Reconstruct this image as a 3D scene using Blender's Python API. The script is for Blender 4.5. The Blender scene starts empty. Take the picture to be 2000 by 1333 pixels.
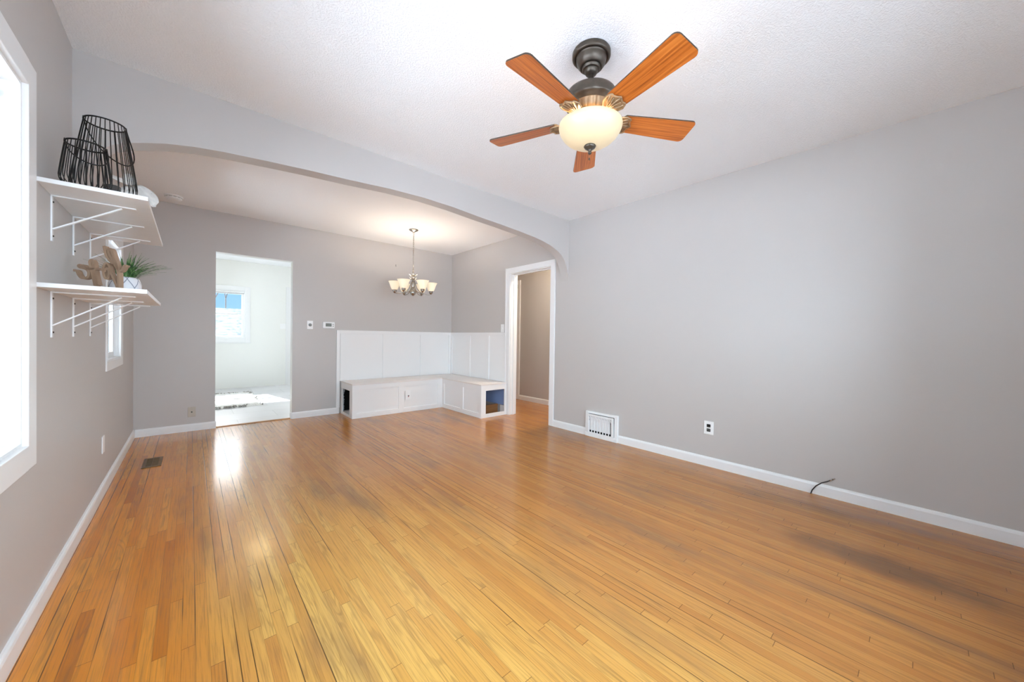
import bpy, bmesh, math, random
from mathutils import Vector, Matrix
random.seed(7)
sc = bpy.context.scene
COL = sc.collection
PI = math.pi
# ------------------------------------------------------------------ dimensions (metres; x right, y towards the dining wall)
XL, XR = -0.463, 3.521           # left and right wall faces
YF, YM, YB = -0.642, 2.928, 5.631  # wall behind the camera, arch face, dining wall face
ZC = 2.608                       # ceiling
BT = 0.12                        # arch thickness
WT = 0.12                        # wall thickness
KY, KX, KZ = 9.48, 3.2, 2.66     # kitchen far wall, right wall, ceiling
HX = 4.55                        # hall far wall

# ------------------------------------------------------------------ camera
cd = bpy.data.cameras.new('camera'); cam = bpy.data.objects.new('camera', cd); COL.objects.link(cam)
def cam_axes(yaw, pitch, roll):
    y, p, r = (math.radians(a) for a in (yaw, pitch, roll))
    F = Vector((-math.sin(y)*math.cos(p), math.cos(y)*math.cos(p), math.sin(p)))
    rt = Vector((math.cos(y), math.sin(y), 0)); up = rt.cross(F)
    return math.cos(r)*rt + math.sin(r)*up, -math.sin(r)*rt + math.cos(r)*up, F
rt, up, F = cam_axes(-41.5609, -0.5905, 0.7893)
cam.matrix_world = Matrix(((rt.x, up.x, -F.x, 0), (rt.y, up.y, -F.y, 0), (rt.z, up.z, -F.z, 1.145), (0, 0, 0, 1)))
cd.sensor_fit = 'HORIZONTAL'; cd.sensor_width = 36; cd.lens = 707.77*36/2000; cd.clip_start = 0.02
sc.camera = cam

# ------------------------------------------------------------------ view, sky, sun, daylight portals
vs = sc.view_settings
vs.view_transform = 'Standard'; vs.look = 'None'; vs.gamma = 1; vs.exposure = 0.34; vs.use_curve_mapping = False
sc.cycles.max_bounces = 12; sc.cycles.diffuse_bounces = 8; sc.cycles.glossy_bounces = 4; sc.cycles.transparent_max_bounces = 12
sc.cycles.sample_clamp_indirect = 6.0
world = bpy.data.worlds.new('sky'); sc.world = world; world.use_nodes = True
SKY_WEST, SKY_SOUTH, SKY_NORTH = 5.1, 7.0, 1.0
def build_sky():
    nt = world.node_tree; nt.nodes.clear(); L = nt.links.new
    def nd(t, **k):
        n = nt.nodes.new(t)
        for a, b in k.items(): setattr(n, a, b)
        return n
    out = nd('ShaderNodeOutputWorld'); bg = nd('ShaderNodeBackground'); tc = nd('ShaderNodeTexCoord'); sep = nd('ShaderNodeSeparateXYZ')
    L(tc.outputs['Generated'], sep.inputs[0])
    mr = nd('ShaderNodeMapRange'); mr.interpolation_type = 'SMOOTHSTEP'        # the clear blue part of the sky lies beyond the kitchen (+y)
    mr.inputs['From Min'].default_value = 0.35; mr.inputs['From Max'].default_value = 0.9
    L(sep.outputs['Y'], mr.inputs['Value'])
    zr = nd('ShaderNodeValToRGB'); e = zr.color_ramp.elements; e.new(.1); e.new(.12); e.new(.13); e.new(.14)                 # blue at the horizon, glaring towards the low winter sun
    for k, (p, c) in enumerate(((.0, (.50, .76, .98)), (.06, (.34, .62, .95)), (.12, (.30, .58, .93)), (.20, (4.5, 4.7, 5.0)), (.34, (10.0, 10.1, 10.2)), (.8, (2.0, 2.6, 3.4)))):
        e[k].position = p; e[k].color = (*c, 1)
    L(sep.outputs['Z'], zr.inputs[0])
    bm_ = nd('ShaderNodeVectorMath', operation='SCALE'); bm_.inputs['Scale'].default_value = SKY_NORTH; L(zr.outputs[0], bm_.inputs[0])
    mx = nd('ShaderNodeMix', data_type='RGBA'); L(mr.outputs[0], mx.inputs['Factor'])
    sr = nd('ShaderNodeMapRange'); sr.interpolation_type = 'SMOOTHSTEP'       # bright haze towards the street (-y)
    sr.inputs['From Min'].default_value = 0.05; sr.inputs['From Max'].default_value = -0.75; L(sep.outputs['Y'], sr.inputs['Value'])
    hz = nd('ShaderNodeMix', data_type='RGBA'); L(sr.outputs[0], hz.inputs['Factor'])
    hz.inputs[6].default_value = (SKY_WEST*.83, SKY_WEST*1.01, SKY_WEST*1.16, 1); hz.inputs[7].default_value = (SKY_SOUTH*.83, SKY_SOUTH*1.01, SKY_SOUTH*1.16, 1)
    L(hz.outputs[2], mx.inputs[6]); L(bm_.outputs[0], mx.inputs[7])
    L(mx.outputs[2], bg.inputs['Color']); L(bg.outputs[0], out.inputs[0])
build_sky()
sd = bpy.data.lights.new('sun', 'SUN'); sd.energy = 21.0; sd.angle = 0.009; sd.color = (.92, .98, 1.04)
sun = bpy.data.objects.new('sun', sd); COL.objects.link(sun); sun.location = (0, 14, 9)
sun.rotation_euler = Vector((0.2, -1.0, -0.82)).to_track_quat('-Z', 'Y').to_euler()
def portal(name, loc, size, direction):
    l = bpy.data.lights.new(name, 'AREA'); l.shape = 'RECTANGLE'; l.size, l.size_y = size; l.cycles.is_portal = True
    o = bpy.data.objects.new(name, l); COL.objects.link(o); o.location = loc
    o.rotation_euler = Vector(direction).to_track_quat('-Z', 'Z').to_euler()
W1 = (0.20, 2.165, 0.722, 2.04)       # left window by the camera: y0 y1 z0 z1
W2 = (3.942, 4.645, 0.922, 1.87)         # left window of the dining end
WF = (-0.30, 2.7, 0.45, 2.20)         # unseen street window behind the camera, added and sized for fill light: x0 x1 z0 z1
WK = (-0.20, 0.86, 1.05, 2.04)        # kitchen window: x0 x1 z0 z1
DK = (1.70, 2.50, 0.0, 2.10)          # kitchen outside door
WKL = (7.7, 8.4, 0.95, 1.9)           # added unseen kitchen left window: y0 y1 z0 z1
portal('portal_west', (XL-.2, (W1[0]+W1[1])/2, (W1[2]+W1[3])/2), (W1[1]-W1[0], W1[3]-W1[2]), (1, 0, 0))
portal('portal_dining', (XL-.2, (W2[0]+W2[1])/2, (W2[2]+W2[3])/2), (W2[1]-W2[0], W2[3]-W2[2]), (1, 0, 0))
portal('portal_street', ((WF[0]+WF[1])/2, YF-.2, (WF[2]+WF[3])/2), (WF[1]-WF[0], WF[3]-WF[2]), (0, 1, 0))
portal('portal_kitchen', ((WK[0]+WK[1])/2, KY+.2, (WK[2]+WK[3])/2), (WK[1]-WK[0], WK[3]-WK[2]), (0, -1, 0))
portal('portal_kitchen_west', (XL-.2, (WKL[0]+WKL[1])/2, (WKL[2]+WKL[3])/2), (WKL[1]-WKL[0], WKL[3]-WKL[2]), (1, 0, 0))

# ------------------------------------------------------------------ material helpers
class NT:
    def __init__(s, name):
        s.m = bpy.data.materials.new(name); s.m.use_nodes = True; s.t = s.m.node_tree; s.t.nodes.clear()
        s.out = s.t.nodes.new('ShaderNodeOutputMaterial'); s.b = s.t.nodes.new('ShaderNodeBsdfPrincipled')
        s.t.links.new(s.b.outputs[0], s.out.inputs[0])
    def n(s, t, **k):
        x = s.t.nodes.new(t)
        for a, b in k.items(): setattr(x, a, b)
        return x
    def set(s, sock, v):
        if isinstance(v, bpy.types.NodeSocket): s.t.links.new(v, sock)
        else: sock.default_value = v
    def math(s, op, a, b=0.0, c=0.0, clamp=False):
        x = s.n('ShaderNodeMath', operation=op, use_clamp=clamp)
        s.set(x.inputs[0], a); s.set(x.inputs[1], b); s.set(x.inputs[2], c)
        return x.outputs[0]
    def mix(s, f, a, b, mode='MIX'):
        x = s.n('ShaderNodeMix', data_type='RGBA', blend_type=mode)
        s.set(x.inputs[0], f); s.set(x.inputs[6], a if not isinstance(a, tuple) else (*a[:3], 1)); s.set(x.inputs[7], b if not isinstance(b, tuple) else (*b[:3], 1))
        return x.outputs[2]
    def ramp(s, f, stops):
        x = s.n('ShaderNodeValToRGB'); e = x.color_ramp.elements
        while len(e) < len(stops): e.new(0.5)
        for i, (p, c) in enumerate(stops): e[i].position = p; e[i].color = (*c[:3], 1)
        s.set(x.inputs[0], f); return x.outputs[0]
    def rng(s, v, a, b, c=0.0, d=1.0):
        x = s.n('ShaderNodeMapRange'); x.interpolation_type = 'SMOOTHSTEP'
        s.set(x.inputs[0], v); s.set(x.inputs[1], a); s.set(x.inputs[2], b); s.set(x.inputs[3], c); s.set(x.inputs[4], d)
        return x.outputs[0]
    def obj(s): return s.n('ShaderNodeTexCoord').outputs['Object']
    def vec(s, x, y, z=0.0):
        v = s.n('ShaderNodeCombineXYZ'); s.set(v.inputs[0], x); s.set(v.inputs[1], y); s.set(v.inputs[2], z); return v.outputs[0]
    def noise(s, v, scale=5.0, detail=3.0, rough=0.5, dist=0.0):
        x = s.n('ShaderNodeTexNoise'); s.set(x.inputs['Vector'], v)
        x.inputs['Scale'].default_value = scale; x.inputs['Detail'].default_value = detail
        x.inputs['Roughness'].default_value = rough; x.inputs['Distortion'].default_value = dist
        return x.outputs['Fac']
    def bump(s, h, strength=0.2, dist=0.01):
        x = s.n('ShaderNodeBump'); x.inputs['Strength'].default_value = strength; x.inputs['Distance'].default_value = dist
        s.set(x.inputs['Height'], h); s.t.links.new(x.outputs[0], s.b.inputs['Normal'])
    def p(s, **k):
        for a, v in k.items():
            sock = s.b.inputs[a.replace('_', ' ')]
            s.set(sock, (*v[:3], 1) if isinstance(v, tuple) and sock.type == 'RGBA' else v)
        return s
def srgb(r, g, b):
    f = lambda c: (c/255/12.92) if c/255 <= .04045 else ((c/255+.055)/1.055)**2.4
    return (f(r), f(g), f(b))
def simple(name, col, rough=0.5, metal=0.0, var=0.04, scale=14, bump=0.0, **k):
    m = NT(name); o = m.obj(); nz = m.noise(o, scale, 3)
    f = m.rng(nz, .3, .7)
    m.p(Base_Color=m.mix(f, tuple(c*(1-var) for c in col), tuple(min(1, c*(1+var)) for c in col)), Roughness=rough, Metallic=metal, **k)
    if bump: m.bump(m.noise(o, scale*6, 4), bump, .004)
    return m.m
WALL_C = srgb(195, 190, 187)
M = {}
def paint(name, col, rough=.42, sc_=260, st=.06):
    m = NT(name); o = m.obj()
    m.p(Base_Color=m.mix(m.noise(o, 1.3, 2), tuple(c*.985 for c in col), tuple(c*1.015 for c in col)), Roughness=rough)
    m.bump(m.noise(o, sc_, 2), st, .002); return m.m
M['wall'] = paint('grey_wall_paint', WALL_C)
M['white_wall'] = paint('white_wall_paint', srgb(238, 238, 234))
M['trim'] = paint('white_trim_paint', srgb(236, 236, 236), .32, 90, .03)
M['bench_paint'] = paint('white_bench_paint', srgb(238, 238, 238), .4, 60, .04)
def ceiling_mat(name, st, col):
    m = NT(name); o = m.obj()
    a = m.noise(o, 105, 4, .6); v = m.n('ShaderNodeTexVoronoi'); v.inputs['Scale'].default_value = 75; m.set(v.inputs['Vector'], o)
    h = m.math('ADD', m.rng(a, .42, .62), m.math('MULTIPLY', v.outputs['Distance'], .35))
    m.p(Base_Color=m.mix(m.noise(o, 1.1, 2), tuple(c*.98 for c in col), col), Roughness=.85); m.bump(h, st, .006); return m.m
M['ceiling'] = ceiling_mat('textured_ceiling', .42, srgb(247, 248, 250))
M['ceiling_smooth'] = ceiling_mat('dining_ceiling', .16, srgb(247, 247, 248))

def floor_mat():
    m = NT('strip_oak_floor'); o = m.obj(); s = m.n('ShaderNodeSeparateXYZ'); m.set(s.inputs[0], o)
    W = 0.0385
    u = m.math('DIVIDE', m.math('ADD', s.outputs[0], 20.003), W); iu = m.math('FLOOR', u); fu = m.math('FRACT', u)
    w1 = m.n('ShaderNodeTexWhiteNoise', noise_dimensions='1D'); m.set(w1.inputs['W'], iu)
    ra = w1.outputs['Value']
    ln = m.math('ADD', .55, m.math('MULTIPLY', ra, .95))
    v = m.math('DIVIDE', m.math('ADD', s.outputs[1], m.math('MULTIPLY_ADD', ra, 37.7, 30.0)), ln); iv = m.math('FLOOR', v); fv = m.math('FRACT', v)
    w2 = m.n('ShaderNodeTexWhiteNoise', noise_dimensions='2D'); m.set(w2.inputs['Vector'], m.vec(iu, iv))
    r1 = w2.outputs['Value']; sep2 = m.n('ShaderNodeSeparateColor'); m.set(sep2.inputs[0], w2.outputs['Color']); r2, r3 = sep2.outputs[0], sep2.outputs[1]
    ox = m.math('MULTIPLY', r1, 91.0)
    # fine pores and cathedral figure, different in every board
    g1 = m.noise(m.vec(m.math('MULTIPLY_ADD', s.outputs[0], 190., ox), m.math('MULTIPLY', s.outputs[1], 5.), r2), 1.0, 5, .62)
    g2 = m.noise(m.vec(m.math('MULTIPLY_ADD', s.outputs[0], 16., ox), m.math('MULTIPLY', s.outputs[1], 1.5), r3), 1.0, 2, .5, .3)
    rings = m.math('SINE', m.math('MULTIPLY', g2, m.math('MULTIPLY_ADD', r3, 45., 35.)))
    figure = m.math('MULTIPLY', m.rng(rings, .1, 1.0), m.rng(r2, .5, .9))
    base = m.ramp(r1, [(0, srgb(206, 146, 82)), (.18, srgb(214, 158, 92)), (.5, srgb(220, 167, 100)), (.8, srgb(226, 177, 110)), (1, srgb(212, 154, 88))])
    amber = m.ramp(r1, [(0, srgb(184, 116, 48)), (.12, srgb(206, 138, 62)), (.6, srgb(215, 150, 74)), (.9, srgb(222, 162, 86)), (1, srgb(190, 122, 54))])
    brown = m.ramp(r1, [(0, srgb(186, 130, 80)), (.3, srgb(196, 140, 88)), (.7, srgb(202, 148, 95)), (1, srgb(190, 134, 84))])
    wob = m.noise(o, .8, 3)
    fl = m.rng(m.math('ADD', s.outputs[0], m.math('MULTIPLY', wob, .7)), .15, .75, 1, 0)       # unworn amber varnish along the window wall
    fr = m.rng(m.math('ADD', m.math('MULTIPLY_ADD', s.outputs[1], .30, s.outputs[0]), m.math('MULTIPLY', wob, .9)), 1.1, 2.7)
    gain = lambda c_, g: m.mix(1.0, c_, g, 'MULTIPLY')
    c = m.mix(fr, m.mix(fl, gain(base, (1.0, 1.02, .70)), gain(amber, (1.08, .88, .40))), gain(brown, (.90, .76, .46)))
    c = m.mix(m.math('MULTIPLY', m.rng(g1, .42, .72), .5), c, (.25, .12, .035))
    c = m.mix(m.math('MULTIPLY', figure, .30), c, (.22, .105, .03))
    # grey traffic wear and the dark stain by the right-hand wall
    wear = m.noise(m.vec(m.math('MULTIPLY', s.outputs[0], 2.6), m.math('MULTIPLY', s.outputs[1], .55)), 1.0, 4, .6)
    c = m.mix(m.math('MULTIPLY', m.rng(wear, .50, .70), .6), c, (.20, .11, .055))
    dx = m.math('DIVIDE', m.math('SUBTRACT', s.outputs[0], 2.66), .16); dy = m.math('DIVIDE', m.math('SUBTRACT', s.outputs[1], .12), .5)
    d = m.math('ADD', m.math('SQRT', m.math('ADD', m.math('POWER', dx, 2), m.math('POWER', dy, 2))), m.math('MULTIPLY', m.noise(o, 5, 4), .9))
    c = m.mix(m.rng(d, .7, 1.7, .62, 0), c, (.075, .042, .03))
    # seams: a hairline everywhere, an open dark gap on some boards
    eu = m.math('MULTIPLY', m.math('MINIMUM', fu, m.math('SUBTRACT', 1, fu)), W)
    ev = m.math('MULTIPLY', m.math('MINIMUM', fv, m.math('SUBTRACT', 1, fv)), ln)
    w3 = m.n('ShaderNodeTexWhiteNoise', noise_dimensions='1D'); m.set(w3.inputs['W'], m.math('ROUND', u))
    gapn = m.noise(m.vec(m.math('MULTIPLY', m.math('ROUND', u), 3.7), m.math('MULTIPLY', s.outputs[1], 1.1)), 1.0, 2)
    open_ = m.math('MULTIPLY', m.rng(w3.outputs['Value'], .62, .8), m.rng(gapn, .42, .56))
    gw = m.math('MULTIPLY_ADD', open_, .0011, .0007)
    seam = m.math('MULTIPLY', m.rng(m.math('DIVIDE', eu, gw), .5, 1.25, 1, 0), m.math('MULTIPLY_ADD', open_, .5, .42))
    butt = m.math('MULTIPLY', m.rng(ev, .0006, .0016, 1, 0), .7)
    ln_ = m.math('MAXIMUM', seam, butt)
    c = m.mix(ln_, c, (.075, .036, .012))
    vo = m.n('ShaderNodeTexVoronoi'); vo.inputs['Scale'].default_value = 2.6; m.set(vo.inputs['Vector'], m.vec(s.outputs[0], m.math('MULTIPLY', s.outputs[1], .7)))
    c = m.mix(m.rng(vo.outputs['Distance'], .008, .016, .75, 0), c, (.06, .028, .012))           # nail heads and knots
    rough = m.math('ADD', m.math('MULTIPLY_ADD', m.noise(o, 3.2, 3), .10, .17), m.math('MULTIPLY', fr, .02))
    m.p(Base_Color=c, Roughness=rough, Coat_Weight=.25, Coat_Roughness=.12); m.b.inputs['Specular IOR Level'].default_value = .32
    h = m.math('SUBTRACT', m.math('MULTIPLY', m.noise(m.vec(m.math('MULTIPLY', s.outputs[0], 26.), m.math('MULTIPLY', s.outputs[1], 3.)), 1.0, 3), .35), m.math('MULTIPLY', ln_, .8))
    m.bump(h, .16, .003)
    return m.m
M['floor'] = floor_mat()
def kitchen_floor():
    m = NT('pale_vinyl_plank'); o = m.obj(); br = m.n('ShaderNodeTexBrick'); m.set(br.inputs['Vector'], o)
    br.inputs['Scale'].default_value = 1.0; br.inputs['Brick Width'].default_value = .92; br.inputs['Row Height'].default_value = .46; br.inputs['Mortar Size'].default_value = .004
    br.inputs['Color1'].default_value = (*srgb(214, 214, 216), 1); br.inputs['Color2'].default_value = (*srgb(224, 224, 226), 1); br.inputs['Mortar'].default_value = (*srgb(196, 196, 198), 1)
    m.p(Base_Color=m.mix(m.math('MULTIPLY', m.noise(o, 6, 4), .25), br.outputs[0], srgb(200, 200, 203)), Roughness=.35); return m.m
M['kitchen_floor'] = kitchen_floor()
def wood(name, a, b, along='X', sc_=1.0, rough=.35):
    m = NT(name); o = m.obj(); s = m.n('ShaderNodeSeparateXYZ'); m.set(s.inputs[0], o)
    k = {'X': (3, 90, 90), 'Y': (90, 3, 90), 'Z': (90, 90, 3)}[along]
    g = m.noise(m.vec(*[m.math('MULTIPLY', s.outputs[i], k[i]*sc_) for i in range(3)]), 1.0, 4, .6, .4)
    m.p(Base_Color=m.ramp(g, [(.25, a), (.5, tuple((x+y)/2 for x, y in zip(a, b))), (.75, b)]), Roughness=rough); return m.m
M['blade'] = None
M['brown_wood'] = wood('brown_wood', srgb(120, 80, 48), srgb(160, 112, 70), 'X')
M['sign_wood'] = wood('sign_wood', srgb(140, 112, 90), srgb(168, 140, 116), 'Z', .5, .6)
M['threshold'] = wood('threshold_oak', srgb(150, 100, 52), srgb(196, 142, 84), 'X')
M['bronze'] = simple('brushed_bronze', srgb(88, 80, 72), .38, .75, .10, 30)
M['bronze_gold'] = simple('antique_bronze', srgb(156, 128, 98), .40, .55, .14, 40)
M['nickel'] = simple('brushed_nickel', srgb(176, 170, 162), .25, .95, .04, 40)
M['black_wire'] = simple('black_wire', srgb(30, 27, 25), .45, .3, .1)
M['white_metal'] = simple('white_metal', srgb(240, 240, 240), .35, 0, .01)
M['white_board'] = simple('white_melamine', srgb(240, 240, 240), .3, 0, .01)
M['white_plastic'] = simple('white_plastic', srgb(243, 243, 243), .3, 0, .01)
M['beige_plastic'] = simple('beige_plastic', srgb(190, 180, 166), .45, 0, .03)
M['grey_plastic'] = simple('grey_plastic', srgb(150, 152, 150), .4, 0, .05)
M['black_plastic'] = simple('black_plastic', srgb(22, 22, 24), .35, 0, .1)
M['lcd'] = simple('grey_display', srgb(120, 124, 118), .2, 0, .08)
M['red_plastic'] = simple('red_plastic', srgb(190, 50, 50), .4, 0, .05)
M['screw'] = simple('dark_screw', srgb(70, 66, 62), .4, .6, .1)
M['register'] = simple('brown_register_metal', srgb(116, 92, 64), .45, .35, .1)
M['dark'] = simple('shade_black', (.004, .004, .005), .9, 0, .2)  # near-black colour standing in for the shade inside openings
M['blue_paint'] = paint('old_blue_paint', srgb(142, 166, 214), .5)
M['gypsum'] = simple('broken_gypsum', srgb(190, 192, 196), .9, 0, .18, 60, .5)
M['ceramic'] = simple('white_ceramic', srgb(228, 228, 232), .3, 0, .02)
M['petal'] = simple('white_fabric_petal', srgb(228, 226, 222), .7, 0, .06, 40)
M['soil'] = simple('dark_soil', srgb(50, 42, 34), .95, 0, .3, 60)
M['rug'] = simple('white_shag', srgb(240, 239, 236), .95, 0, .10, 60, .8)
M['rug_fringe'] = simple('grey_shag_tuft', srgb(176, 172, 166), .95, 0, .25, 60, .8)
M['bark'] = simple('pale_bark', (.045, .038, .034), .9, 0, .15)
M['candle'] = simple('smoked_glass', srgb(84, 82, 82), .2, 0, .1)
M['hem'] = simple('dark_frame', srgb(92, 74, 64), .5, 0, .1)
def leaf_mat():
    m = NT('grass_blade'); o = m.obj()
    m.p(Base_Color=m.ramp(m.noise(o, 60, 2), [(.3, srgb(38, 62, 36)), (.5, srgb(74, 116, 62)), (.72, srgb(128, 168, 104))]), Roughness=.5); return m.m
M['leaf'] = leaf_mat()
def snow_roof():
    m = NT('snow_on_shingles'); o = m.obj(); n = m.noise(o, 5.5, 5, .7)
    m.p(Base_Color=m.ramp(n, [(.34, (.06, .064, .074)), (.5, (.115, .12, .13)), (.64, (.155, .16, .168))]), Roughness=1.0); m.b.inputs['Specular IOR Level'].default_value = 0; return m.m
M['snow_roof'] = snow_roof()
M['snow'] = simple('snow', srgb(238, 240, 246), .9, 0, .03, 2)
M['dim_ground'] = simple('dim_ground_grey', srgb(178, 180, 186), .9, 0, .08, 2)  # grey for the added ground that dims bounced light
M['siding'] = simple('grey_siding', srgb(190, 192, 196), .8, 0, .05)
def glass_mat():
    m = NT('window_glass'); t = m.n('ShaderNodeBsdfTransparent'); g = m.n('ShaderNodeBsdfGlossy'); g.inputs['Roughness'].default_value = .02
    x = m.n('ShaderNodeMixShader'); fr = m.n('ShaderNodeFresnel'); fr.inputs[0].default_value = 1.25
    L = m.t.links.new; L(fr.outputs[0], x.inputs[0]); L(t.outputs[0], x.inputs[1]); L(g.outputs[0], x.inputs[2]); L(x.outputs[0], m.out.inputs[0])
    t.inputs[0].default_value = (.97, .98, .98, 1); return m.m
M['glass'] = glass_mat()
def glow(name, base, emit, strength, rough=.35):
    m = NT(name); m.p(Base_Color=base, Roughness=rough, Emission_Color=emit, Emission_Strength=strength); return m.m
M['bowl'] = glow('lit_alabaster_glass', srgb(204, 184, 146), (1.0, .86, .64), .22)
M['shade'] = glow('lit_frosted_glass', srgb(245, 232, 205), (1.0, .84, .60), .3)
M['kitchen_lamp'] = glow('lit_kitchen_dome', srgb(245, 235, 210), (1.0, .78, .42), 15.0)

M['hall_lamp'] = glow('lit_hall_dome', srgb(245, 235, 210), (1.0, .84, .62), 160.0)

# ------------------------------------------------------------------ mesh helpers
class MB:
    def __init__(s): s.b = bmesh.new()
    def quad(s, *p, mi=0):
        f = s.b.faces.new([s.b.verts.new(q) for q in p]); f.material_index = mi; return s
    def box(s, x0, x1, y0, y1, z0, z1, bev=0.0, mi=0, mat=None):
        r = bmesh.ops.create_cube(s.b, size=1)
        bmesh.ops.scale(s.b, vec=(x1-x0, y1-y0, z1-z0), verts=r['verts']); bmesh.ops.translate(s.b, vec=((x0+x1)/2, (y0+y1)/2, (z0+z1)/2), verts=r['verts'])
        vs_ = r['verts']; fs = {f for v in vs_ for f in v.link_faces}
        for f in fs: f.material_index = mi
        if bev:
            es = list({e for v in vs_ for e in v.link_edges}); q = bmesh.ops.bevel(s.b, geom=es, offset=bev, segments=2, profile=.6, affect='EDGES'); vs_ = list({v for f in q['faces'] for v in f.verts} | {v for v in vs_ if v.is_valid})
        if mat: bmesh.ops.transform(s.b, matrix=mat, verts=vs_)
        return s
    def tube(s, pts, r, seg=8, closed=False, cap=True):
        pts = [Vector(p) for p in pts]; n = len(pts); rs = r if isinstance(r, (list, tuple)) else [r]*n; rings = []; prev = None
        for i, p in enumerate(pts):
            a = pts[(i-1) % n] if (closed or i) else p; b = pts[(i+1) % n] if (closed or i < n-1) else p
            t = (b-a).normalized()
            if prev is None: u = t.orthogonal().normalized()
            else:
                u = prev - t*prev.dot(t); u = u.normalized() if u.length > 1e-6 else t.orthogonal().normalized()
            prev = u; w = t.cross(u)
            rings.append([s.b.verts.new(p + rs[i]*(math.cos(2*PI*k/seg)*u + math.sin(2*PI*k/seg)*w)) for k in range(seg)])
        m = n if closed else n-1
        for i in range(m):
            A, B = rings[i], rings[(i+1) % n]
            for k in range(seg):
                f = s.b.faces.new((A[k], A[(k+1) % seg], B[(k+1) % seg], B[k])); f.smooth = True
        if cap and not closed:
            s.b.faces.new(rings[0][::-1]); s.b.faces.new(rings[-1])
        return s
    def lathe(s, prof, c=(0, 0, 0), seg=40, ripple=None, mat=None):
        rings = []; vs_ = []
        for r, z in prof:
            if r < 1e-6: v = s.b.verts.new((c[0], c[1], c[2]+z)); rings.append([v]); vs_.append(v)
            else:
                ring = [s.b.verts.new((c[0]+r*(ripple(k/seg, z) if ripple else 1)*math.cos(2*PI*k/seg), c[1]+r*(ripple(k/seg, z) if ripple else 1)*math.sin(2*PI*k/seg), c[2]+z)) for k in range(seg)]
                rings.append(ring); vs_ += ring
        for A, B in zip(rings, rings[1:]):
            for k in range(seg):
                a = [A[k % len(A)], A[(k+1) % len(A)], B[(k+1) % len(B)], B[k % len(B)]]; q = []
                for v in a:
                    if v not in q: q.append(v)
                if len(q) > 2:
                    f = s.b.faces.new(q); f.smooth = True
        if mat: bmesh.ops.transform(s.b, matrix=mat, verts=vs_)
        return s
    def prism(s, poly, d, o=(0, 0, 0), ux=(1, 0, 0), uy=(0, 1, 0), smooth=False):
        ux, uy, o = Vector(ux), Vector(uy), Vector(o); nz = ux.cross(uy).normalized()
        A = [s.b.verts.new(o+x*ux+y*uy) for x, y in poly]; B = [s.b.verts.new(o+x*ux+y*uy+nz*d) for x, y in poly]; n = len(poly)
        s.b.faces.new(A[::-1]); s.b.faces.new(B)
        for k in range(n):
            f = s.b.faces.new((A[k], A[(k+1) % n], B[(k+1) % n], B[k])); f.smooth = smooth
        return s
    def ribbon(s, path, w, d, o, ux, uy):
        """a stroke of width w along a 2-D path, as deep as d: one cut-out wooden stroke"""
        P2 = [Vector(p) for p in path]; n = len(P2); L_, R_ = [], []
        for i, p in enumerate(P2):
            t = (P2[min(i+1, n-1)]-P2[max(i-1, 0)]).normalized(); q = Vector((-t.y, t.x)); L_.append(p+q*w/2); R_.append(p-q*w/2)
        ux, uy, o = Vector(ux), Vector(uy), Vector(o); nz = ux.cross(uy).normalized()
        T = lambda p, k: s.b.verts.new(o+p.x*ux+p.y*uy+nz*d*k)
        a = [(T(L_[i], 0), T(R_[i], 0), T(R_[i], 1), T(L_[i], 1)) for i in range(n)]
        for x, y in zip(a, a[1:]):
            for k in range(4): s.b.faces.new((x[k], y[k], y[(k+1) % 4], x[(k+1) % 4]))
        s.b.faces.new(a[0]); s.b.faces.new(a[-1][::-1]); return s
    def mesh(s, name, mats, shift=None, smooth_angle=None):
        if shift is not None: bmesh.ops.translate(s.b, vec=-Vector(shift), verts=s.b.verts)
        bmesh.ops.recalc_face_normals(s.b, faces=s.b.faces)
        me = bpy.data.meshes.new(name); s.b.to_mesh(me); s.b.free()
        for x in (mats if isinstance(mats, (list, tuple)) else [mats]): me.materials.append(x)
        return me
def tag(o, label=None, cat=None, group=None, kind=None):
    for k, v in (('label', label), ('category', cat), ('group', group), ('kind', kind)):
        if v: o[k] = v
    return o
def root_of(o):
    v = Vector(o.location)
    while o.parent: o = o.parent; v = v + Vector(o.location)
    return v
def thing(name, loc, label=None, cat=None, group=None, kind=None):
    o = bpy.data.objects.new(name, None); o.empty_display_size = .05; COL.objects.link(o); o.location = loc
    return tag(o, label, cat, group, kind)
def part(name, mb, mat, parent, label=None, kind=None):
    o = bpy.data.objects.new(name, mb.mesh(name, mat, root_of(parent))); COL.objects.link(o); o.parent = parent
    return tag(o, label, kind=kind)
def solo(name, mb, mat, label, cat, base=(0, 0, 0), group=None, kind=None):
    o = bpy.data.objects.new(name, mb.mesh(name, mat, base)); COL.objects.link(o); o.location = base
    return tag(o, label, cat, group, kind)
def struct(name, mb, mat):
    o = bpy.data.objects.new(name, mb.mesh(name, mat)); COL.objects.link(o); o['kind'] = 'structure'; return o

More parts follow.
